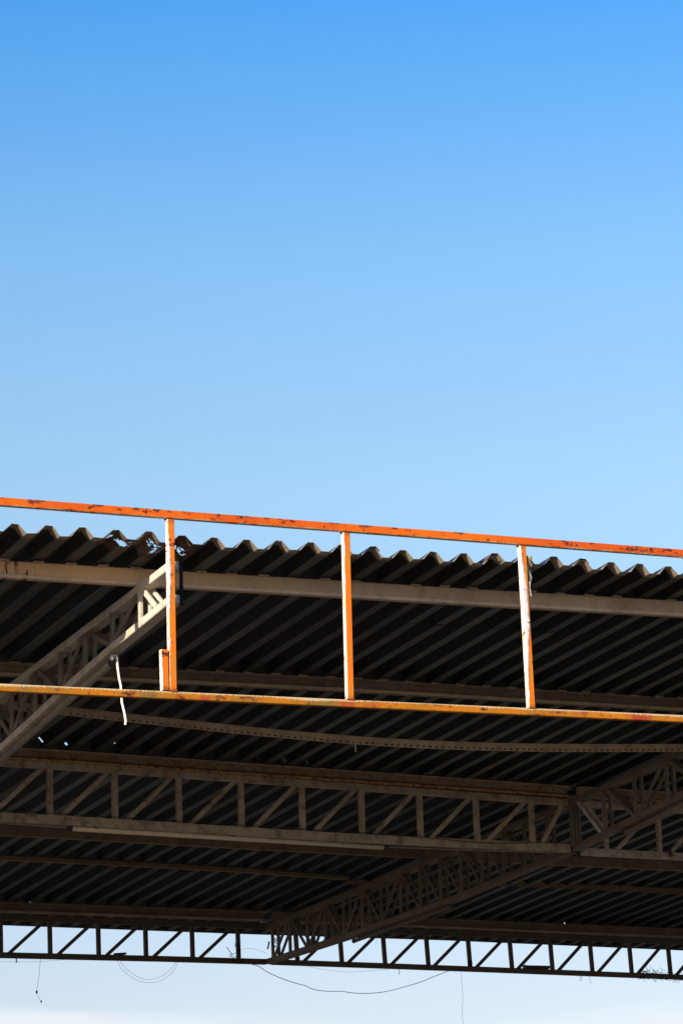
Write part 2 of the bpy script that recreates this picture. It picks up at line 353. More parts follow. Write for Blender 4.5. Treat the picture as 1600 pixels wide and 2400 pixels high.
def sheet(k0, k1, y0f, y1f, lift, holes=False, wob=0.0):
    """one sheet from crest k0 to crest k1 (laps over its neighbour's last crest)"""
    fine = holes
    prof = []   # (x, h) offsets along the sheet
    for k in range(k0, k1+1):
        cx = X0 + PITCH*k; H = 0.063
        pr = [(-.083, 0), (-.0235, H), (.0235, H), (.083, 0)]
        if k == k0: pr = pr[0:] if k0 == k1 else [(-.060, .024), (-.0235, H), (.0235, H), (.083, 0)]
        if k == k1: pr = [(-.083, 0), (-.0235, H), (.0235, H), (.055, .030)]
        prof += [(cx+a, h) for a, h in pr]
    seg = []
    for i in range(len(prof)-1):
        (xa, ha), (xb, hb) = prof[i], prof[i+1]
        n = max(1, int(math.hypot(xb-xa, hb-ha)/0.011)) if fine else (3 if abs(ha-hb) > .02 else (4 if ha < .01 else 2))
        for j in range(n): seg.append((lerp(xa, xb, j/n), lerp(ha, hb, j/n)))
    seg.append(prof[-1])
    ys = []
    xm = X0 + PITCH*(k0+k1)/2; ya, yb = y0f(xm), y1f(xm)
    if fine:
        y = 0.0
        while y < 0.46: ys.append(ya+y); y += 0.011
        ys.append(ya + 0.46)
    else: ys.append(ya)
    y = ys[-1] + 0.4
    while y < yb - 0.2: ys.append(y); y += 0.4
    ys.append(yb)
    mine = [h_ for h_ in WEBH if seg[0][0] < h_[0] < seg[-1][0] and ya+.1 < h_[1]-.02 < yb-.02]
    mine = [(hx, hy-.02) for hx, hy in mine]
    for hx, hy in mine: ys += [hy-.013, hy+.013]
    ys = sorted(set(round(v_, 4) for v_ in ys))
    bm = bmesh.new(); loc = roof_t.location; rows = []
    dz0 = random.uniform(-.0025, .0025)
    for yi, y in enumerate(ys):
        row = []
        f_ = (y-ys[0])/(ys[-1]-ys[0])
        for x, h in seg:
            sh = lerp(y0f(x)-ya, y1f(x)-yb, f_)                     # skewed ends follow the purlin lines
            z = roof(x, y+sh) + h + lift + dz0 + wob*noise.noise(Vector((x*1.3, y*.8, k0)))
            if y < ys[0]+.5: z += 0.011*noise.noise(Vector((x*6, k0*3.1, 0)))*(1-(y-ys[0])/.5)
            row.append(bm.verts.new(Vector((x, y+sh, z)) - loc))
        rows.append(row)
    for a in range(len(rows)-1):
        ym = (ys[a]+ys[a+1])/2
        for c_ in range(len(seg)-1):
            hw_ = .016
            xm_ = (seg[c_][0]+seg[c_+1][0])/2; hm = (seg[c_][1]+seg[c_+1][1])/2
            if fine and ym < ya+.46 and is_hole(xm_, ym): continue
            if any(abs(xm_-hx) < hw_ and abs(ym-hy) < .025 for hx, hy in mine): continue
            f = bm.faces.new((rows[a][c_], rows[a][c_+1], rows[a+1][c_+1], rows[a+1][c_]))
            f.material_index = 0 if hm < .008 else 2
            if fine and ym < ya+.5:
                d = min(math.hypot((xm_-bx)/(rx+.10), (ym-by)/(ry+.16)) for bx, by, rx, ry in BLOBS)
                if d < 1.0: f.material_index = 1
    me = bpy.data.meshes.new('roof_sheet'); bm.to_mesh(me); bm.free()
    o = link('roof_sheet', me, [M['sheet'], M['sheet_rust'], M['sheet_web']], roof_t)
    sm = o.modifiers.new('thickness', 'SOLIDIFY'); sm.thickness = 0.0016; sm.offset = 1
    return o
laps = [-10, -6, -3, 1, 4, 8, 11, 15, 18, 22, 25, 29, 32, 36, 39, 43, 46, 50, 53, 57, 60, 64, 67]
dl = lambda x: pl(x, D_LINE) - 0.05
for i in range(len(laps)-1):
    k0, k1 = laps[i], laps[i+1]; ro = random.uniform(-.020, .016); y_front = lambda x, ro=ro: 19.76 + ro
    hol = k0 in (1, 4)
    lf = 0.007*(i % 2)
    if k0 in (15, 18):
        sheet(k0, k1, y_front, lambda x: 21.47, lf+.010); sheet(k0, k1, lambda x: 21.35, lambda x: dl(x)+.20, lf+.005, wob=.004)
    else:
        sheet(k0, k1, y_front, lambda x: dl(x)+.20, lf+.005, hol, wob=.004)
    sheet(k0, k1, lambda x: dl(x)+.10, lambda x: pl(x, END_LINE), lf-.001, wob=.003)

# ------------------------------------------------------------------ purlins
def girder_x(n, y): ...
def purlin(name, xs, yf, h, w, mat, label, ztop=lambda x, y: roof(x, y), kind='C', step=1.2, group='purlins under the roof sheets', lift=0.0, clips=None, lip=None):
    pts = []; x = xs[0]
    n = max(2, int((xs[1]-xs[0])/step)+1)
    for i in range(n):
        x = lerp(xs[0], xs[1], i/(n-1)); y = yf(x)
        pts.append(Vector((x, y, ztop(x, y) - h/2 - 0.002 - lift + 0.0035*noise.noise(Vector((x*1.1, y, 0))))))
    root = thing(name, tuple(pts[0]), label, 'purlin', group)
    # side vector +Y: web at the back
    prof = c_prof(w, h) if kind == 'C' else box_prof(w, h, 0.006)
    bm = bmesh.new(); org = Vector(root.location)
    sweep_bm(bm, [p_-org for p_ in pts], [(-a, b_) for a, b_ in prof] if kind == 'Cback' else prof, side=(0, 1, 0))
    link('channel', fin(bm, 'channel'), mat, root)
    if lip:
        bm = bmesh.new(); q = Vector((0, -w/2 - .004, -h/2 + .013))
        sweep_bm(bm, [p_-org+q for p_ in pts], box_prof(.010, .026, .003), side=(0, 1, 0))
        link('lower_lip', fin(bm, 'lower_lip'), lip, root)
    if clips:
        bm = bmesh.new(); bmesh.ops.create_cube(bm, size=1); bmesh.ops.scale(bm, vec=(0.078, 0.03, 0.013), verts=bm.verts)
        bmesh.ops.bevel(bm, geom=bm.edges[:], offset=.003, segments=1, affect='EDGES')
        me = fin(bm, 'clip'); me.materials.append(M['slip'])
        k = math.ceil((clips[0]-X0)/PITCH)
        while X0 + PITCH*(k+.5) < clips[1]:
            x = X0 + PITCH*(k+.5) + random.uniform(-.008, .008); y = yf(x) - w/2 - 0.016
            if random.random() < 0.93:
                o = bpy.data.objects.new('clip', me); COL.objects.link(o); o.parent = root
                o.location = Vector((x, y, ztop(x, y) - .006)) - org; o.rotation_euler = (random.uniform(-.2, .5), random.uniform(-.06, .06), random.uniform(-.1, .1))
            k += 1
    return root
purlin('purlin', (4.9, 23.8), lambda x: 20.36, .125, .06, M['cream_a'], 'pale cream purlin nearest the front edge of the roof, with rust drips at left', kind='box', clips=(4.9, 23.5), lip=M['cream_lip'])
yB = lambda x: pl(x, [(4, 22.88), (11, 22.88), (15.4, 23.1), (24, 23.5)])
purlin('purlin', (4.9, 23.8), yB, .11, .06, M['cream_b'], 'dirty tan channel purlin passing just above the lower orange rail', clips=(8, 19), lip=M['cream'])  # lip in the paler cream, painted as catching ground light
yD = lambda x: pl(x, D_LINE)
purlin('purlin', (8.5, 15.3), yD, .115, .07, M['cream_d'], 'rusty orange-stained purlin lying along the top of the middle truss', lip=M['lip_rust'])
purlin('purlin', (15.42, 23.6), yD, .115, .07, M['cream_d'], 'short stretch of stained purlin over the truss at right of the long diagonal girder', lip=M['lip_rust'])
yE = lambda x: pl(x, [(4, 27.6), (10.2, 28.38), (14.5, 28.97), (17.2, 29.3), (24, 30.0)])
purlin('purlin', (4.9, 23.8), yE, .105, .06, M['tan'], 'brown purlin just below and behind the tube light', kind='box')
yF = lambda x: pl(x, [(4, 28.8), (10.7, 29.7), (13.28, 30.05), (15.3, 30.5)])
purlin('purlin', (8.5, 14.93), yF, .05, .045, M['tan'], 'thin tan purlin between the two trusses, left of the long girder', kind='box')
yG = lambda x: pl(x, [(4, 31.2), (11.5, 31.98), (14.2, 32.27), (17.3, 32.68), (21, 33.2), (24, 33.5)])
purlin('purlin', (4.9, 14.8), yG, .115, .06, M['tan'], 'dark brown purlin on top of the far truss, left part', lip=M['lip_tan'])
purlin('purlin', (14.92, 23.8), yG, .115, .06, M['tan'], 'dark brown purlin on top of the far truss, right part', lip=M['lip_tan'])

def slotted(name, pts, h, w, mat, label, parity=0):
    """sagging slotted angle: a top strip, a bottom strip and small bridges that leave real slots"""
    root = thing(name, tuple(pts[0]), label, 'purlin', 'purlins under the roof sheets'); org = Vector(root.location)
    P = [Vector(p_) - org for p_ in pts]
    # dense resample, smooth
    xs = [p_.x for p_ in P]; D = []
    n = int((xs[-1]-xs[0])/0.3)
    for i in range(n+1):
        x = lerp(xs[0], xs[-1], i/n); D.append((x, pl(x, [(q.x, q.y) for q in P]), pl(x, [(q.x, q.z) for q in P])))
    for _ in range(3):
        D = [D[0]] + [(D[i][0], (D[i-1][1]+2*D[i][1]+D[i+1][1])/4, (D[i-1][2]+2*D[i][2]+D[i+1][2])/4) for i in range(1, len(D)-1)] + [D[-1]]
    bm = bmesh.new()
    hs = h*0.60
    sweep_bm(bm, [Vector((x, y, z + h - hs/2)) for x, y, z in D], box_prof(w, hs, .003), side=(0, 1, 0))
    link('angle', fin(bm, 'angle'), mat, root)
    bm = bmesh.new()
    sweep_bm(bm, [Vector((x, y-w/2+.003, z + h*.08)) for x, y, z in D], box_prof(.006, h*.16, .001), side=(0, 1, 0))
    x = D[0][0]; i = 0
    zf = [(q[0], q[2]) for q in D]; yf = [(q[0], q[1]) for q in D]
    while x < D[-1][0]-.05:
        sweep_bm(bm, [Vector((x, pl(x, yf)-w/2+.003, pl(x, zf)+h*.28)), Vector((x+.034, pl(x+.034, yf)-w/2+.003, pl(x+.034, zf)+h*.28))], box_prof(.006, h*.25, .001), side=(0, 1, 0))
        x += .062
    link('slotted_edge', fin(bm, 'slotted_edge'), mat, root)
    return root
r = slotted('slotted_purlin', [(8.477, 24.010, 6.697), (9.183, 24.010, 6.672), (10.172, 24.010, 6.621), (10.780, 24.010, 6.589), (11.760, 24.010, 6.555), (12.740, 24.010, 6.550), (13.965, 24.010, 6.589), (15.366, 24.010, 6.663)], .0735, .04, M['cream'],
        'sagging slotted purlin hanging below the sheets between the first and second girders')
box('hanging_tab', (11.887, 23.990, 6.525), (.018, .006, .075), M['cream'], r)
slotted('slotted_purlin', [(15.1, 30.72, 6.36), (16.0, 30.72, 6.40), (16.9, 30.75, 6.415), (17.7, 30.76, 6.415), (18.5, 30.78, 6.41), (19.5, 30.8, 6.395), (22.4, 30.9, 6.41)], .065, .04, M['tan'],
        'thin slotted purlin at lower right with a dashed line of light along it')

# ------------------------------------------------------------------ girders (double-webbed lattice)
def girder(cx, bot, nodes, label, mat, first_dir, wmat=None, web=(.05, .025), wid=.10, ch=.058, group='long lattice girders running away under the roof', x_far_mat=None, tip_open=True, topoff=.13):
    """cx: (y,x) centre line; bot: (y,z) underside line; nodes: y of the web posts"""
    y0, y1 = bot[0][0], bot[-1][0]
    X = lambda y: pl(y, cx); ZT = lambda y: roof(X(y), y) - topoff; ZB = lambda y: pl(y, bot)
    root = thing('lattice_girder', (X(y0), y0, ZT(y0)), label, 'girder', group); org = Vector(root.location)
    ysT = sorted(set([y0] + [c_[0] for c_ in cx if y0 < c_[0] < y1] + [y1]))
    ysB = sorted(set([b_[0] for b_ in bot] + ysT))
    beam('top_chord', [(X(y), y, ZT(y)-ch/2) for y in ysT], box_prof(wid, ch, .006), mat, root, side=(1, 0, 0))
    beam('bottom_chord', [(X(y), y, ZB(y)+ch/2) for y in ysB], box_prof(wid, ch, .006), mat, root, side=(1, 0, 0))
    dirn = first_dir
    for i, y in enumerate(nodes):
        for s in (-1, 1):
            xo = s*(wid/2 - web[1]/2 - .001)
            a = Vector((X(y)+xo, y, ZB(y)+ch-.003)); b_ = Vector((X(y)+xo, y, ZT(y)-ch+.003))
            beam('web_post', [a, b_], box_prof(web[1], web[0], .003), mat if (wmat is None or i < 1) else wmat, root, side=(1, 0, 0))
            if i < len(nodes)-1:
                yn = nodes[i+1]
                ya, yb = y + web[0]*.8, yn - web[0]*.8
                if dirn(i): p0, p1 = Vector((X(ya)+xo, ya, ZB(ya)+ch-.003)), Vector((X(yb)+xo, yb, ZT(yb)-ch+.003))
                else: p0, p1 = Vector((X(ya)+xo, ya, ZT(ya)-ch+.003)), Vector((X(yb)+xo, yb, ZB(yb)+ch-.003))
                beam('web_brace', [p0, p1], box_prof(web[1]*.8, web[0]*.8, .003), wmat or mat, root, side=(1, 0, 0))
    return root, X, ZT, ZB
# braces: True = rises away from the viewer
nod1 = [20.30, 20.84, 21.39, 21.90, 22.45, 22.98, 23.5, 24.05, 24.6, 25.1]
bot1 = [(19.73, 6.622), (20.86, 6.505), (21.67, 6.405), (23.23, 6.19), (25.5, 6.02)]
g1, X1, ZT1, ZB1 = girder([(19.73, 8.42), (25.5, 8.42)], bot1, nod1, 'pale lattice girder at left, meeting the first orange post with its tip in bright sun', M['girder'], lambda i: i % 2 == 1, wmat=M['girder_mid'])  # web bars behind the sunlit tip take the shade-darkened paint
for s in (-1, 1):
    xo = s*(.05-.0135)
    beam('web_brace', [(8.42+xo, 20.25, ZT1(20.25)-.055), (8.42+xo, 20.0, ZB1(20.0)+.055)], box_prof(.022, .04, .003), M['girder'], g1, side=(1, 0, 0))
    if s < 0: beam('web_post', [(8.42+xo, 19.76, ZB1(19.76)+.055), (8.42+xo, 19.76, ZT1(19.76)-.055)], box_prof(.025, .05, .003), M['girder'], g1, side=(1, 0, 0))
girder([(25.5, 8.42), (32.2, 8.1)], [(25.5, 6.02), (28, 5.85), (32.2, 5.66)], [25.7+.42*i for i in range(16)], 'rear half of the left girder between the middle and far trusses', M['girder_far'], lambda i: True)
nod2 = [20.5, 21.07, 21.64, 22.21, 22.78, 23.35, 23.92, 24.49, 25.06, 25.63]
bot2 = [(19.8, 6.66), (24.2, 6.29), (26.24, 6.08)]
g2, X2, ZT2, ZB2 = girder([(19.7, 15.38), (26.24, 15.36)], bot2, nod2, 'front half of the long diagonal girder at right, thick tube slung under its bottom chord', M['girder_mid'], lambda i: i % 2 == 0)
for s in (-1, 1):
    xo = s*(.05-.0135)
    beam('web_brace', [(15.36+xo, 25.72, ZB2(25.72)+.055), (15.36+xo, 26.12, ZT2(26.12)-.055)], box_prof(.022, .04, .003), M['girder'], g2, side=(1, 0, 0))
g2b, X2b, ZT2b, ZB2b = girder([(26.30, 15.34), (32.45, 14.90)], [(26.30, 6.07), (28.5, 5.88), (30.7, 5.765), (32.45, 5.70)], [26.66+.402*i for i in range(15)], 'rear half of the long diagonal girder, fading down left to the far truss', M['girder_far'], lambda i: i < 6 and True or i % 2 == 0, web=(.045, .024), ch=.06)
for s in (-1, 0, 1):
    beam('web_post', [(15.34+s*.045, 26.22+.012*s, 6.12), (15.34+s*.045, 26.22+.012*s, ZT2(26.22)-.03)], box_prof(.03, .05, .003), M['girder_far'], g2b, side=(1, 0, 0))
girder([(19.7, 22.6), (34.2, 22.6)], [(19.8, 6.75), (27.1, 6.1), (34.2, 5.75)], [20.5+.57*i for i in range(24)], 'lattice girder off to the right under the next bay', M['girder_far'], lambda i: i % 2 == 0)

# ------------------------------------------------------------------ trusses
def truss(name, xa, xb, yf, topf, botf, nodes, mat, label, tw, th_t, th_b, vw, dw, end_diag=None, lean=0.0):
    root = thing(name, (xa, yf(xa), topf(xa)), label, 'truss', 'trusses crossing under the roof')
    xs = sorted(set([xa, xb] + [lerp(xa, xb, i/5) for i in range(1, 5)]))
    beam('top_chord', [(x, yf(x), topf(x)-th_t/2) for x in xs], box_prof(tw, th_t, .005), mat, root, side=(0, 1, 0))
    beam('bottom_chord', [(x, yf(x), botf(x)+th_b/2) for x in xs], box_prof(tw, th_b, .005), mat, root, side=(0, 1, 0))
    prs = list(nodes)
    for i, x in enumerate(prs):
        jx = random.uniform(-.004, .004)
        beam('web_post', [(x+jx+lean, yf(x), botf(x)+th_b-.002), (x+jx, yf(x), topf(x)-th_t+.002)], box_prof(tw*.82, vw, .003), mat, root, side=(0, 1, 0))
        if i < len(prs)-1:
            xn = prs[i+1]; a = x + (xn-x)*.17; b_ = xn - (xn-x)*.10
            beam('web_brace', [(a, yf(a), botf(a)+th_b-.01), (b_, yf(b_), topf(b_)-th_t+.01)], box_prof(tw*.6, dw, .003), mat, root, side=(0, 1, 0))
    return root
T1Y = lambda x: pl(x, D_LINE)
tt1 = lambda x: roof(x, T1Y(x)) - .128
n1 = [9.0] + [9.649+.6485*i for i in range(9)]
t1 = truss('cross_truss', 8.48, 15.27, T1Y, lambda x: pl(x, [(8.4, 6.555), (9.17, 6.56), (12.67, 6.58), (15.2, 6.588)]), lambda x: pl(x, [(8.4, 6.0), (9.17, 6.008), (11, 6.012), (13, 6.022), (15.3, 6.068)]), n1, M['truss'],
      'tan middle truss of upright and slanting bars between the two diagonal girders', .055, .064, .085, .05, .043)
beam('web_brace', [(14.95, T1Y(14.95), 6.14), (15.22, T1Y(15.22), 6.54)], box_prof(.033, .043, .003), M['truss'], t1, side=(0, 1, 0))
truss('cross_truss', 15.43, 22.5, T1Y, lambda x: pl(x, [(15.4, 6.588), (23, 6.60)]), lambda x: pl(x, [(15.4, 6.045), (16.6, 6.055), (23, 6.07)]), [15.72+.65*i for i in range(11)], M['joint'],
      'continuation of the middle truss at the right edge, bottom chord blotched with rust', .055, .062, .075, .045, .043)
T2Y = lambda x: 32.1 + .11*(x-11.55)
top2 = lambda x: pl(x, [(11.55, 6.134), (14.2, 6.16), (20.8, 6.204)])
bot2f = lambda x: pl(x, [(8, 5.62), (11.55, 5.663), (14.18, 5.697), (17.27, 5.706), (20.8, 5.702), (24, 5.70)])
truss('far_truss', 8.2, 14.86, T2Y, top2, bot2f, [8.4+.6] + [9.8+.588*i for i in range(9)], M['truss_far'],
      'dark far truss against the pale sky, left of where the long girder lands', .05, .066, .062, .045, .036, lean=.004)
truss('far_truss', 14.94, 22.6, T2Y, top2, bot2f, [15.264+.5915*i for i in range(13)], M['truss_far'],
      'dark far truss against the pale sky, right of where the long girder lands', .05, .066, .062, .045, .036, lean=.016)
tail = beam('eave_angle', [(x, pl(x, END_LINE)+.01, roof(x, pl(x, END_LINE))+.040) for x in (5, 11.94, 14.95, 17.9, 21.7, 23.8)], box_prof(.012, .10, .003), M['truss_far'], side=(0, 1, 0))
tag(tail, 'thin dark angle closing the rear edge of the roof above the far truss', 'eave trim')

# ------------------------------------------------------------------ columns outside the picture that carry the roof
for x, y, zt, lb in ((8.42, 25.45, 6.02, 'middle truss, left'), (8.1, 32.3, 5.62, 'far truss, left'), (22.6, 27.0, 6.07, 'middle truss, right'), (22.6, 33.4, 5.7, 'far truss, right')):
    c_ = thing('steel_column', (x, y, 0), 'square steel column standing on a base plate under the end of the ' + lb, 'column', 'columns carrying the canopy')
    beam('shaft', [(x, y, .02), (x, y, zt-.002)], box_prof(.18, .18, .008), M['cream'], c_, side=(1, 0, 0))
    box('base_plate', (x, y, .0125), (.36, .36, .025), M['tan'], c_)

# ------------------------------------------------------------------ orange frame
FY = 19.665
ztop = lambda x: pl(x, [(7.087, 7.223), (12.56, 7.281)]); zbot = lambda x: pl(x, [(7.08, 5.924), (12.47, 5.999)])
fr = thing('orange_railing', (8.352, FY, zbot(8.352)), 'orange painted steel railing frame with peeling posts along the front of the roof', 'railing')
beam('top_rail', [(x, FY, ztop(x)) for x in (5.35, 7.0, 8.35, 9.7, 11.17, 12.6, 14.1, 15.6)], box_prof(.05, .056, .004), M['rail_top'], fr, side=(0, 1, 0))
beam('bottom_rail', [(x, FY, zbot(x)) for x in (5.35, 7.0, 8.35, 9.7, 11.17, 12.6, 14.1, 15.6)], box_prof(.05, .052, .004), M['rail_bottom'], fr, side=(0, 1, 0))
posts = [(5.38, 5.38, 11, [(0, .35), (1, .3)], .62), (6.93, 6.93, 8, [(0, .3), (1, .35)], .62),
         (8.349, 8.355, 1.0, [(0, .0), (.12, .10), (.28, .12), (.42, .02), (.55, .42), (.72, .48), (.84, .2), (1, .0)], .57),
         (9.711, 9.724, 2.3, [(0, .0), (.3, .06), (.6, .04), (.8, .14), (1, .22)], .62),
         (11.183, 11.171, 3.7, [(0, .0), (.15, .22), (.35, .55), (.5, .98), (.66, .85), (.78, .6), (.9, .3), (1, .05)], .57),
         (12.585, 12.615, 5.1, [(0, .2), (.5, .5), (1, .3)], .62), (14.05, 14.05, 6.6, [(0, .3), (1, .4)], .62), (15.57, 15.57, 9.1, [(0, .3), (1, .4)], .62)]
def painted_post(name, xb, xt, zb, zt, mat, parent):
    org = Vector(parent.location); bm = bmesh.new()
    sweep_bm(bm, [Vector((xb, FY, zb))-org, Vector((xt, FY, zt))-org], box_prof(.05, .05, .004), side=(1, 0, 0))
    me = fin(bm, name)
    o = link(name, me, [mat, M['primer']], parent)
    for p_ in me.polygons:
        if p_.normal.x < -.8: p_.material_index = 1
    return o
for i, (xb, xt, seed, ramp, ru) in enumerate(posts):
    painted_post('post', xb, xt, zbot(xb)+.026, ztop(xt)-.028, post_mat('post_paint', seed, ramp, ru), fr)
for i, (xb, xt, seed, ramp, ru) in enumerate(posts):
    for zz, xx in ((zbot(xb)+.028, xb), (ztop(xt)-.030, xt)):
        bm = bmesh.new(); ring = []
        for s_ in range(24):
            a_ = s_/24*4; k_ = int(a_); f_ = a_-k_; cs = [(-1, -1), (1, -1), (1, 1), (-1, 1), (-1, -1)]
            px, py = lerp(cs[k_][0], cs[k_+1][0], f_)*.0265, lerp(cs[k_][1], cs[k_+1][1], f_)*.0265
            ring.append(Vector((xx+px, FY+py, zz + .0025*noise.noise(Vector((s_*1.7, seed, zz))))) - Vector(fr.location))
        ring.append(ring[0]); sweep_bm(bm, ring, [(q_[0]*(1+.2*math.sin(3*i)), q_[1]) for q_ in circ(.0062, 6)], caps=False)
        link('weld_bead', fin(bm, 'weld_bead'), M['weld'], fr)
st = painted_post('stub_post', 8.292, 8.289, zbot(8.29)+.034, 6.262, post_mat('stub_paint', 13.2, [(0, .15), (1, .2)], .55), fr)
box('weld_lug', (8.30, FY, zbot(8.3)+.03), (.03, .03, .012), M['cap'], fr)
# brackets fixing the frame to the girder tip
for z in (6.65, 6.87): box('bracket', (8.375, 19.71, z), (.03, .036, .04), M['girder'], fr)

# ------------------------------------------------------------------ lamps, tubes, conduits
def light_tube(p0, p1, r, label, mat=None, name='tube_light', cat='tube light'):
    root = thing(name, p0, label, cat, 'tube lights under the beams'); a, b_ = Vector(p0), Vector(p1); d = (b_-a).normalized()
    beam('tube', [a+d*.03, b_-d*.03], circ(r, 12), mat or M['tube'], root, smooth=True)
    for q, s in ((a, 1), (b_, -1)): beam('end_cap', [q, q+d*s*.03], circ(r*1.12, 12), M['cap'], root)
    return root, d
def T1y(x): return 25.45+.127*(x-9.18)
tl, d = light_tube((9.83, T1y(9.83)+.0, 5.984), (13.14, T1y(13.14), 5.995), .021, 'long pale tube light slung under the bottom chord of the middle truss')
for f_ in (.08, .5, .95):
    x = lerp(9.83, 13.14, f_); box('hanger', (x, T1y(x), 6.004), (.02, .035, .022), M['cap'], tl)
cd = beam('conduit', [(8.6, T1y(8.6), 5.995), (9.80, T1y(9.80), 5.992)], circ(.009, 8), M['pipe']); tag(cd, 'thin conduit left of the long tube light under the middle truss', 'conduit')
cd = beam('conduit', [(13.17, T1y(13.17), 6.005), (14.0, T1y(14.0), 6.022), (15.1, T1y(15.1), 6.055)], circ(.008, 8), M['pipe']); tag(cd, 'thin conduit from the right end of the tube light towards the long girder', 'conduit')
light_tube((8.44, 20.98, ZB1(20.98)-.035), (8.44, 23.6, ZB1(23.6)-.04), .027, 'fat grey tube slung under the left girder, its round end showing', M['pipe'])
light_tube((15.40, 25.42, ZB2(25.42)-.03), (15.40, 23.0, ZB2(23.0)-.03), .028, 'fat grey tube under the front half of the right girder', M['pipe'])
light_tube((15.20, 28.55, ZB2b(28.55)-.028), (15.06, 30.6, ZB2b(30.6)-.03), .022, 'fat grey tube under the rear half of the right girder', M['dull'])

# ------------------------------------------------------------------ cables and hanging bits
def cable(pts, r, mat, label, name='hanging_cable', cat='cable', group='cables dangling from the far truss', sub=3):
    r = r*(0.62 if r > .005 else 0.48)
    P = [Vector(p_) for p_ in pts]; Q = []
    for i in range(len(P)-1):                                        # catmull-rom
        p0, p1, p2, p3 = P[max(i-1, 0)], P[i], P[i+1], P[min(i+2, len(P)-1)]
        for k in range(sub):
            t_ = k/sub; Q.append(.5*((2*p1)+(p2-p0)*t_+(2*p0-5*p1+4*p2-p3)*t_*t_+(3*p1-p0-3*p2+p3)*t_**3))
    Q.append(P[-1])
    o = beam(name, Q, circ(r, 6), mat, side=(0, 1, 0), smooth=True); return tag(o, label, cat, group)
cable([(12.965, 32.256, 5.70), (13.029, 32.263, 5.59), (13.141, 32.275, 5.51), (13.253, 32.287, 5.464), (13.367, 32.3, 5.453), (13.482, 32.313, 5.467), (13.579, 32.323, 5.515), (13.676, 32.334, 5.594), (13.736, 32.341, 5.70)], .0035, M['wire'],
      'outer of two thin loops of cable hanging below the far truss at left')
cable([(12.993, 32.25, 5.70), (13.057, 32.256, 5.616), (13.141, 32.265, 5.552), (13.235, 32.275, 5.505), (13.33, 32.286, 5.486), (13.425, 32.296, 5.492), (13.522, 32.307, 5.53), (13.619, 32.318, 5.592), (13.717, 32.328, 5.70)], .0035, M['wire'],
      'inner of two thin loops of cable hanging below the far truss at left')
dw = cable([(12.039, 32.154, 5.668), (12.021, 32.152, 5.493), (11.992, 32.149, 5.312), (12.013, 32.151, 5.255), (12.049, 32.155, 5.199)], .004, M['wire'], 'thin wire with a knot near its end, dangling near the left edge')
for z, x, r_ in ((5.312, 11.992, .012), (5.21, 12.043, .009)):
    bm = bmesh.new(); bmesh.ops.create_icosphere(bm, subdivisions=1, radius=r_, matrix=Matrix.Diagonal((1, 1, 1.8, 1))); o = link('knot', fin(bm, 'knot'), M['black'], dw); o.location = Vector((x, 32.15, z)) - Vector(dw.location)
cable([(8.6, 31.77, 5.61), (10.0, 31.93, 5.60), (11.554, 32.1, 5.626), (11.825, 32.13, 5.63), (12.099, 32.16, 5.647), (12.339, 32.187, 5.672)], .003, M['wire'], 'slack wire running just below the far truss at the left edge')
cable([(11.75, 32.122, 5.672), (11.753, 32.122, 5.62)], .010, M['black'], 'short dark stub hanging from the far truss near the left edge')
cable([(14.687, 32.445, 5.694), (14.766, 32.454, 5.679), (14.883, 32.467, 5.614), (15.061, 32.486, 5.551), (15.22, 32.504, 5.507), (15.381, 32.521, 5.474), (15.481, 32.532, 5.437), (15.663, 32.552, 5.421), (15.847, 32.573, 5.426), (15.99, 32.588, 5.413), (16.155, 32.607, 5.41), (16.342, 32.627, 5.423), (16.51, 32.646, 5.45), (16.722, 32.669, 5.503), (16.935, 32.692, 5.562), (17.151, 32.716, 5.64), (17.412, 32.745, 5.728)], .0065, M['wire'],
      'longest sagging blue-grey cable, a wide arc below the far truss')
cable([(15.409, 32.524, 5.698), (15.591, 32.544, 5.671), (15.774, 32.565, 5.655), (15.979, 32.587, 5.651), (16.228, 32.615, 5.67), (16.5, 32.644, 5.70)], .003, M['wire'], 'thin shallow loop of wire above the longest sagging cable')
cable([(16.636, 32.66, 5.71), (16.656, 32.662, 5.683), (16.644, 32.66, 5.642)], .006, M['black'], 'small dark hook hanging where the wide cable arc climbs back')
cable([(17.516, 32.756, 5.70), (17.517, 32.756, 5.553), (17.521, 32.757, 5.375), (17.503, 32.755, 5.232), (17.511, 32.756, 5.0), (17.50, 32.756, 4.6)], .0035, M['wire'], 'long straight wire hanging down past the bottom of the photo')
cable([(19.236, 32.945, 5.70), (19.227, 32.945, 5.666), (19.237, 32.946, 5.642), (19.257, 32.948, 5.666), (19.252, 32.947, 5.70)], .005, M['black'], 'tiny dark loop under the far truss at right')
cable([(19.376, 32.961, 5.70), (19.377, 32.961, 5.643), (19.394, 32.963, 5.612)], .004, M['black'], 'short wire with a bent end beside the tiny loop at right')
cable([(20.329, 33.066, 5.70), (20.363, 33.069, 5.668), (20.377, 33.071, 5.70)], .006, M['black'], 'small twist of wire below the twigs at far right')
cable([(14.356, 32.40, 5.88), (14.432, 32.40, 5.771), (14.383, 32.39, 5.786), (14.473, 32.39, 5.824), (14.446, 32.38, 5.926), (14.514, 32.38, 5.859), (14.482, 32.38, 5.79), (14.412, 32.38, 5.736), (14.50, 32.39, 5.70), (14.56, 32.39, 5.76)], .006, M['black'],
      'tangle of dark wire wrapped round an upright of the far truss', name='wire_tangle', cat='wire', sub=4)
cable([(14.513, 32.40, 5.851), (14.593, 32.40, 5.866), (14.692, 32.41, 5.866), (14.771, 32.42, 5.851), (14.86, 32.43, 5.819)], .003, M['wire'], 'fine wire bowed between the tangle and the girder foot')
cable([(16.338, 32.58, 6.15), (16.342, 32.58, 6.08), (16.324, 32.58, 5.975)], .003, M['wire'], 'short wire hanging in front of the far truss opening')
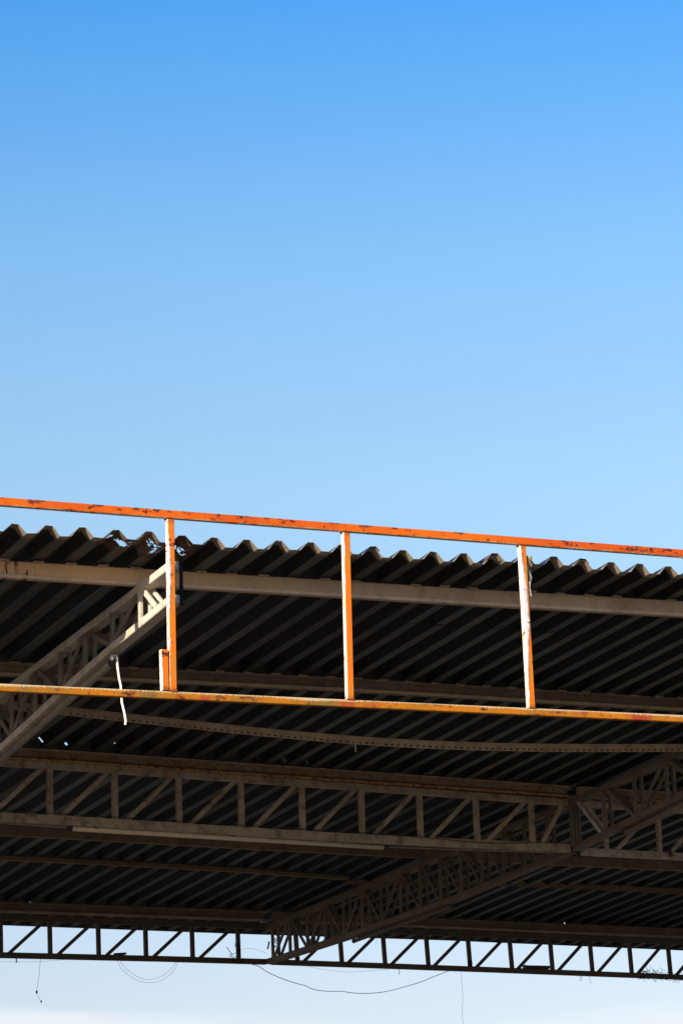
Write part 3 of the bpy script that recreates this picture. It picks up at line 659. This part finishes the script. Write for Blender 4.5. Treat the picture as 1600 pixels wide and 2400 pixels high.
cable([(9.17, T1y(9.17)-.05, 6.10), (12.6, T1y(12.6)-.04, 6.115), (13.4, T1y(13.4)-.05, 6.112), (14.2, T1y(14.2)-.05, 6.096), (14.9, T1y(14.9)-.04, 6.135), (15.2, T1y(15.2)-.04, 6.145)], .006, M['green'], 'dark green cable lying along the bottom chord of the middle truss', group='cables on the middle truss')
rnd = random.Random(3)
cable([(14.97+rnd.uniform(-.05, .06), 32.37+rnd.uniform(-.02, .02), lerp(6.04, 5.71, i/15)+rnd.uniform(-.03, .03)) for i in range(16)], .0075, M['black'],
      'dark clutter of old wire bunched where the long girder lands on the far truss', name='wire_tangle', cat='wire', sub=3)
sc = box('paper_scrap', (14.84, 32.33, 5.90), (.018, .006, .09), M['rag'], rot=(0, .25, .1)); tag(sc, 'small pale torn scrap stuck beside the foot of the long girder', 'scrap')
# lamp housing and debris on the far bottom chord
lh = thing('lamp_housing', (18.6, 32.86, 5.768), 'flat dark lamp housing resting on the far truss at right', 'lamp')
box('housing', (18.6, 32.875, 5.787), (.33, .07, .036), M['lamp'], lh); box('end_plate', (18.435, 32.875, 5.79), (.012, .075, .042), M['cap'], lh)
pb = box('wood_scrap', (13.01, 32.262, 5.757), (.14, .05, .022), M['lamp'], rot=(0, -.08, .1)); tag(pb, 'small dark scrap tilted on the far truss above the cable loops', 'scrap')
bm = bmesh.new()
for i in range(90):                                                   # twigs
    x = random.uniform(20.1, 20.85); y = T2Y(x) - .03 + random.uniform(-.02, .03); z = bot2f(x) + .062 + abs(random.gauss(0, .014)) if random.random() < .6 else bot2f(x)+random.uniform(-.02, .01)
    a = Vector((x, y-.03, z)); d = Vector((random.uniform(-1, 1), random.uniform(-.4, .4), random.uniform(-.4, .5))).normalized()*random.uniform(.03, .10)
    sweep_bm(bm, [a, a+d*.5+Vector((0, 0, random.uniform(-.01, .01))), a+d], circ(.0025, 4), side=(0, 1, 0))
o = link('twigs', fin(bm, 'twigs'), M['black']); tag(o, kind='stuff'); tag(o, 'ragged dry twigs caught along the far truss at lower right', 'twigs')
bm = bmesh.new(); bmesh.ops.create_icosphere(bm, subdivisions=2, radius=.028)
for v_ in bm.verts: v_.co *= 1 + .35*noise.noise(v_.co*60); v_.co.z *= 1.4
o = link('wire_clump', fin(bm, 'wire_clump'), M['black']); o.location = (17.63, 32.74, 5.80); tag(o, 'dark knotted clump at the foot of a far truss upright, above the long hanging wire', 'clump')

# white tape on a string, hanging from the left girder in the sun
tp = thing('hanging_tape', (8.385, 20.88, 6.54), 'curled strip of white tape hanging on a string from the left girder in sunlight', 'tape')
beam('string', [(8.37, 20.88, 6.545), (8.376, 20.875, 6.49), (8.385, 20.868, 6.452)], circ(.0025, 5), M['rag'], tp, side=(0, 1, 0))
ribbon = [(8.36, 20.80, 6.425), (8.352, 20.79, 6.445), (8.365, 20.79, 6.462), (8.385, 20.795, 6.463), (8.398, 20.80, 6.45), (8.402, 20.805, 6.42), (8.404, 20.80, 6.37), (8.413, 20.80, 6.30), (8.426, 20.80, 6.24), (8.429, 20.80, 6.18), (8.432, 20.80, 6.12), (8.449, 20.80, 6.05), (8.460, 20.80, 5.985), (8.455, 20.80, 5.955)]
beam('strip', ribbon, [(-.0075, -.0022), (.0075, -.0022), (.009, .0022), (-.009, .0022)], M['tape'], tp, side=(.75, -.66, 0))
bm = bmesh.new(); bmesh.ops.create_icosphere(bm, subdivisions=2, radius=.017)
for v_ in bm.verts: v_.co *= 1+.2*noise.noise(v_.co*80)
o = link('curl', fin(bm, 'curl', True), M['tape'], tp); o.location = Vector((8.358, 20.795, 6.44)) - Vector(tp.location)
# black ragged strip behind the first post
bm = bmesh.new(); rows = []
for i in range(26):
    z = lerp(6.955, 6.60, i/25); w_ = .012 + .006*noise.noise(Vector((i*.9, 0, 0)))
    rows.append([bm.verts.new((8.455 + s*w_ + .003*noise.noise(Vector((i*.7, s, 1))), 19.712 + .007*noise.noise(Vector((i*1.3, s*2, 3))) + dy, z)) for s, dy in ((-1, 0), (0, -.008), (1, 0), (1, .01), (-1, .01))])
for a, b_ in zip(rows, rows[1:]):
    for j in range(5): bm.faces.new((a[j], a[(j+1) % 5], b_[(j+1) % 5], b_[j]))
bm.faces.new(rows[0]); bm.faces.new(list(reversed(rows[-1])))
o = link('black_strip', fin(bm, 'black_strip'), M['black']); tag(o, 'crumpled black strip of tar felt behind the right side of the first orange post', 'strip')
# torn rag caught behind the third post
rg = thing('torn_rag', (11.205, 19.62, 7.13), 'torn grey rag with a greenish knot caught on the right side of the third post', 'rag')
bm = bmesh.new()
ctr = [(11.203, 7.12, .004), (11.206, 7.07, .010), (11.212, 7.02, .011), (11.217, 6.985, .013), (11.215, 6.95, .011), (11.210, 6.92, .007), (11.212, 6.89, .004), (11.218, 6.852, .002)]
fr_, bk_ = [], []
for i, (x, z, w_) in enumerate(ctr):
    j = .004*noise.noise(Vector((i*2.1, 0, 5)))
    fr_.append([bm.verts.new(Vector((x+s*w_+j*s, 19.64+.006*s*math.sin(i*1.7)+dy, z+.006*s)) - Vector(rg.location)) for s, dy in ((-1, 0), (0, -.006), (1, 0), (0, .004))])
for a, b_ in zip(fr_, fr_[1:]):
    for j in range(4): bm.faces.new((a[j], a[(j+1) % 4], b_[(j+1) % 4], b_[j]))
link('cloth', fin(bm, 'cloth'), M['rag'], rg)
bm = bmesh.new(); bmesh.ops.create_icosphere(bm, subdivisions=2, radius=.014)
for v_ in bm.verts: v_.co *= 1+.4*noise.noise(v_.co*90)
o = link('knot', fin(bm, 'knot'), M['moss'], rg); o.location = (.012, .0, .005)
beam('dark_binding', [(11.198, 19.64, 7.14), (11.203, 19.635, 7.09), (11.204, 19.64, 7.03), (11.206, 19.64, 6.96)], box_prof(.010, .014, .003), M['black'], rg, side=(1, 0, 0))
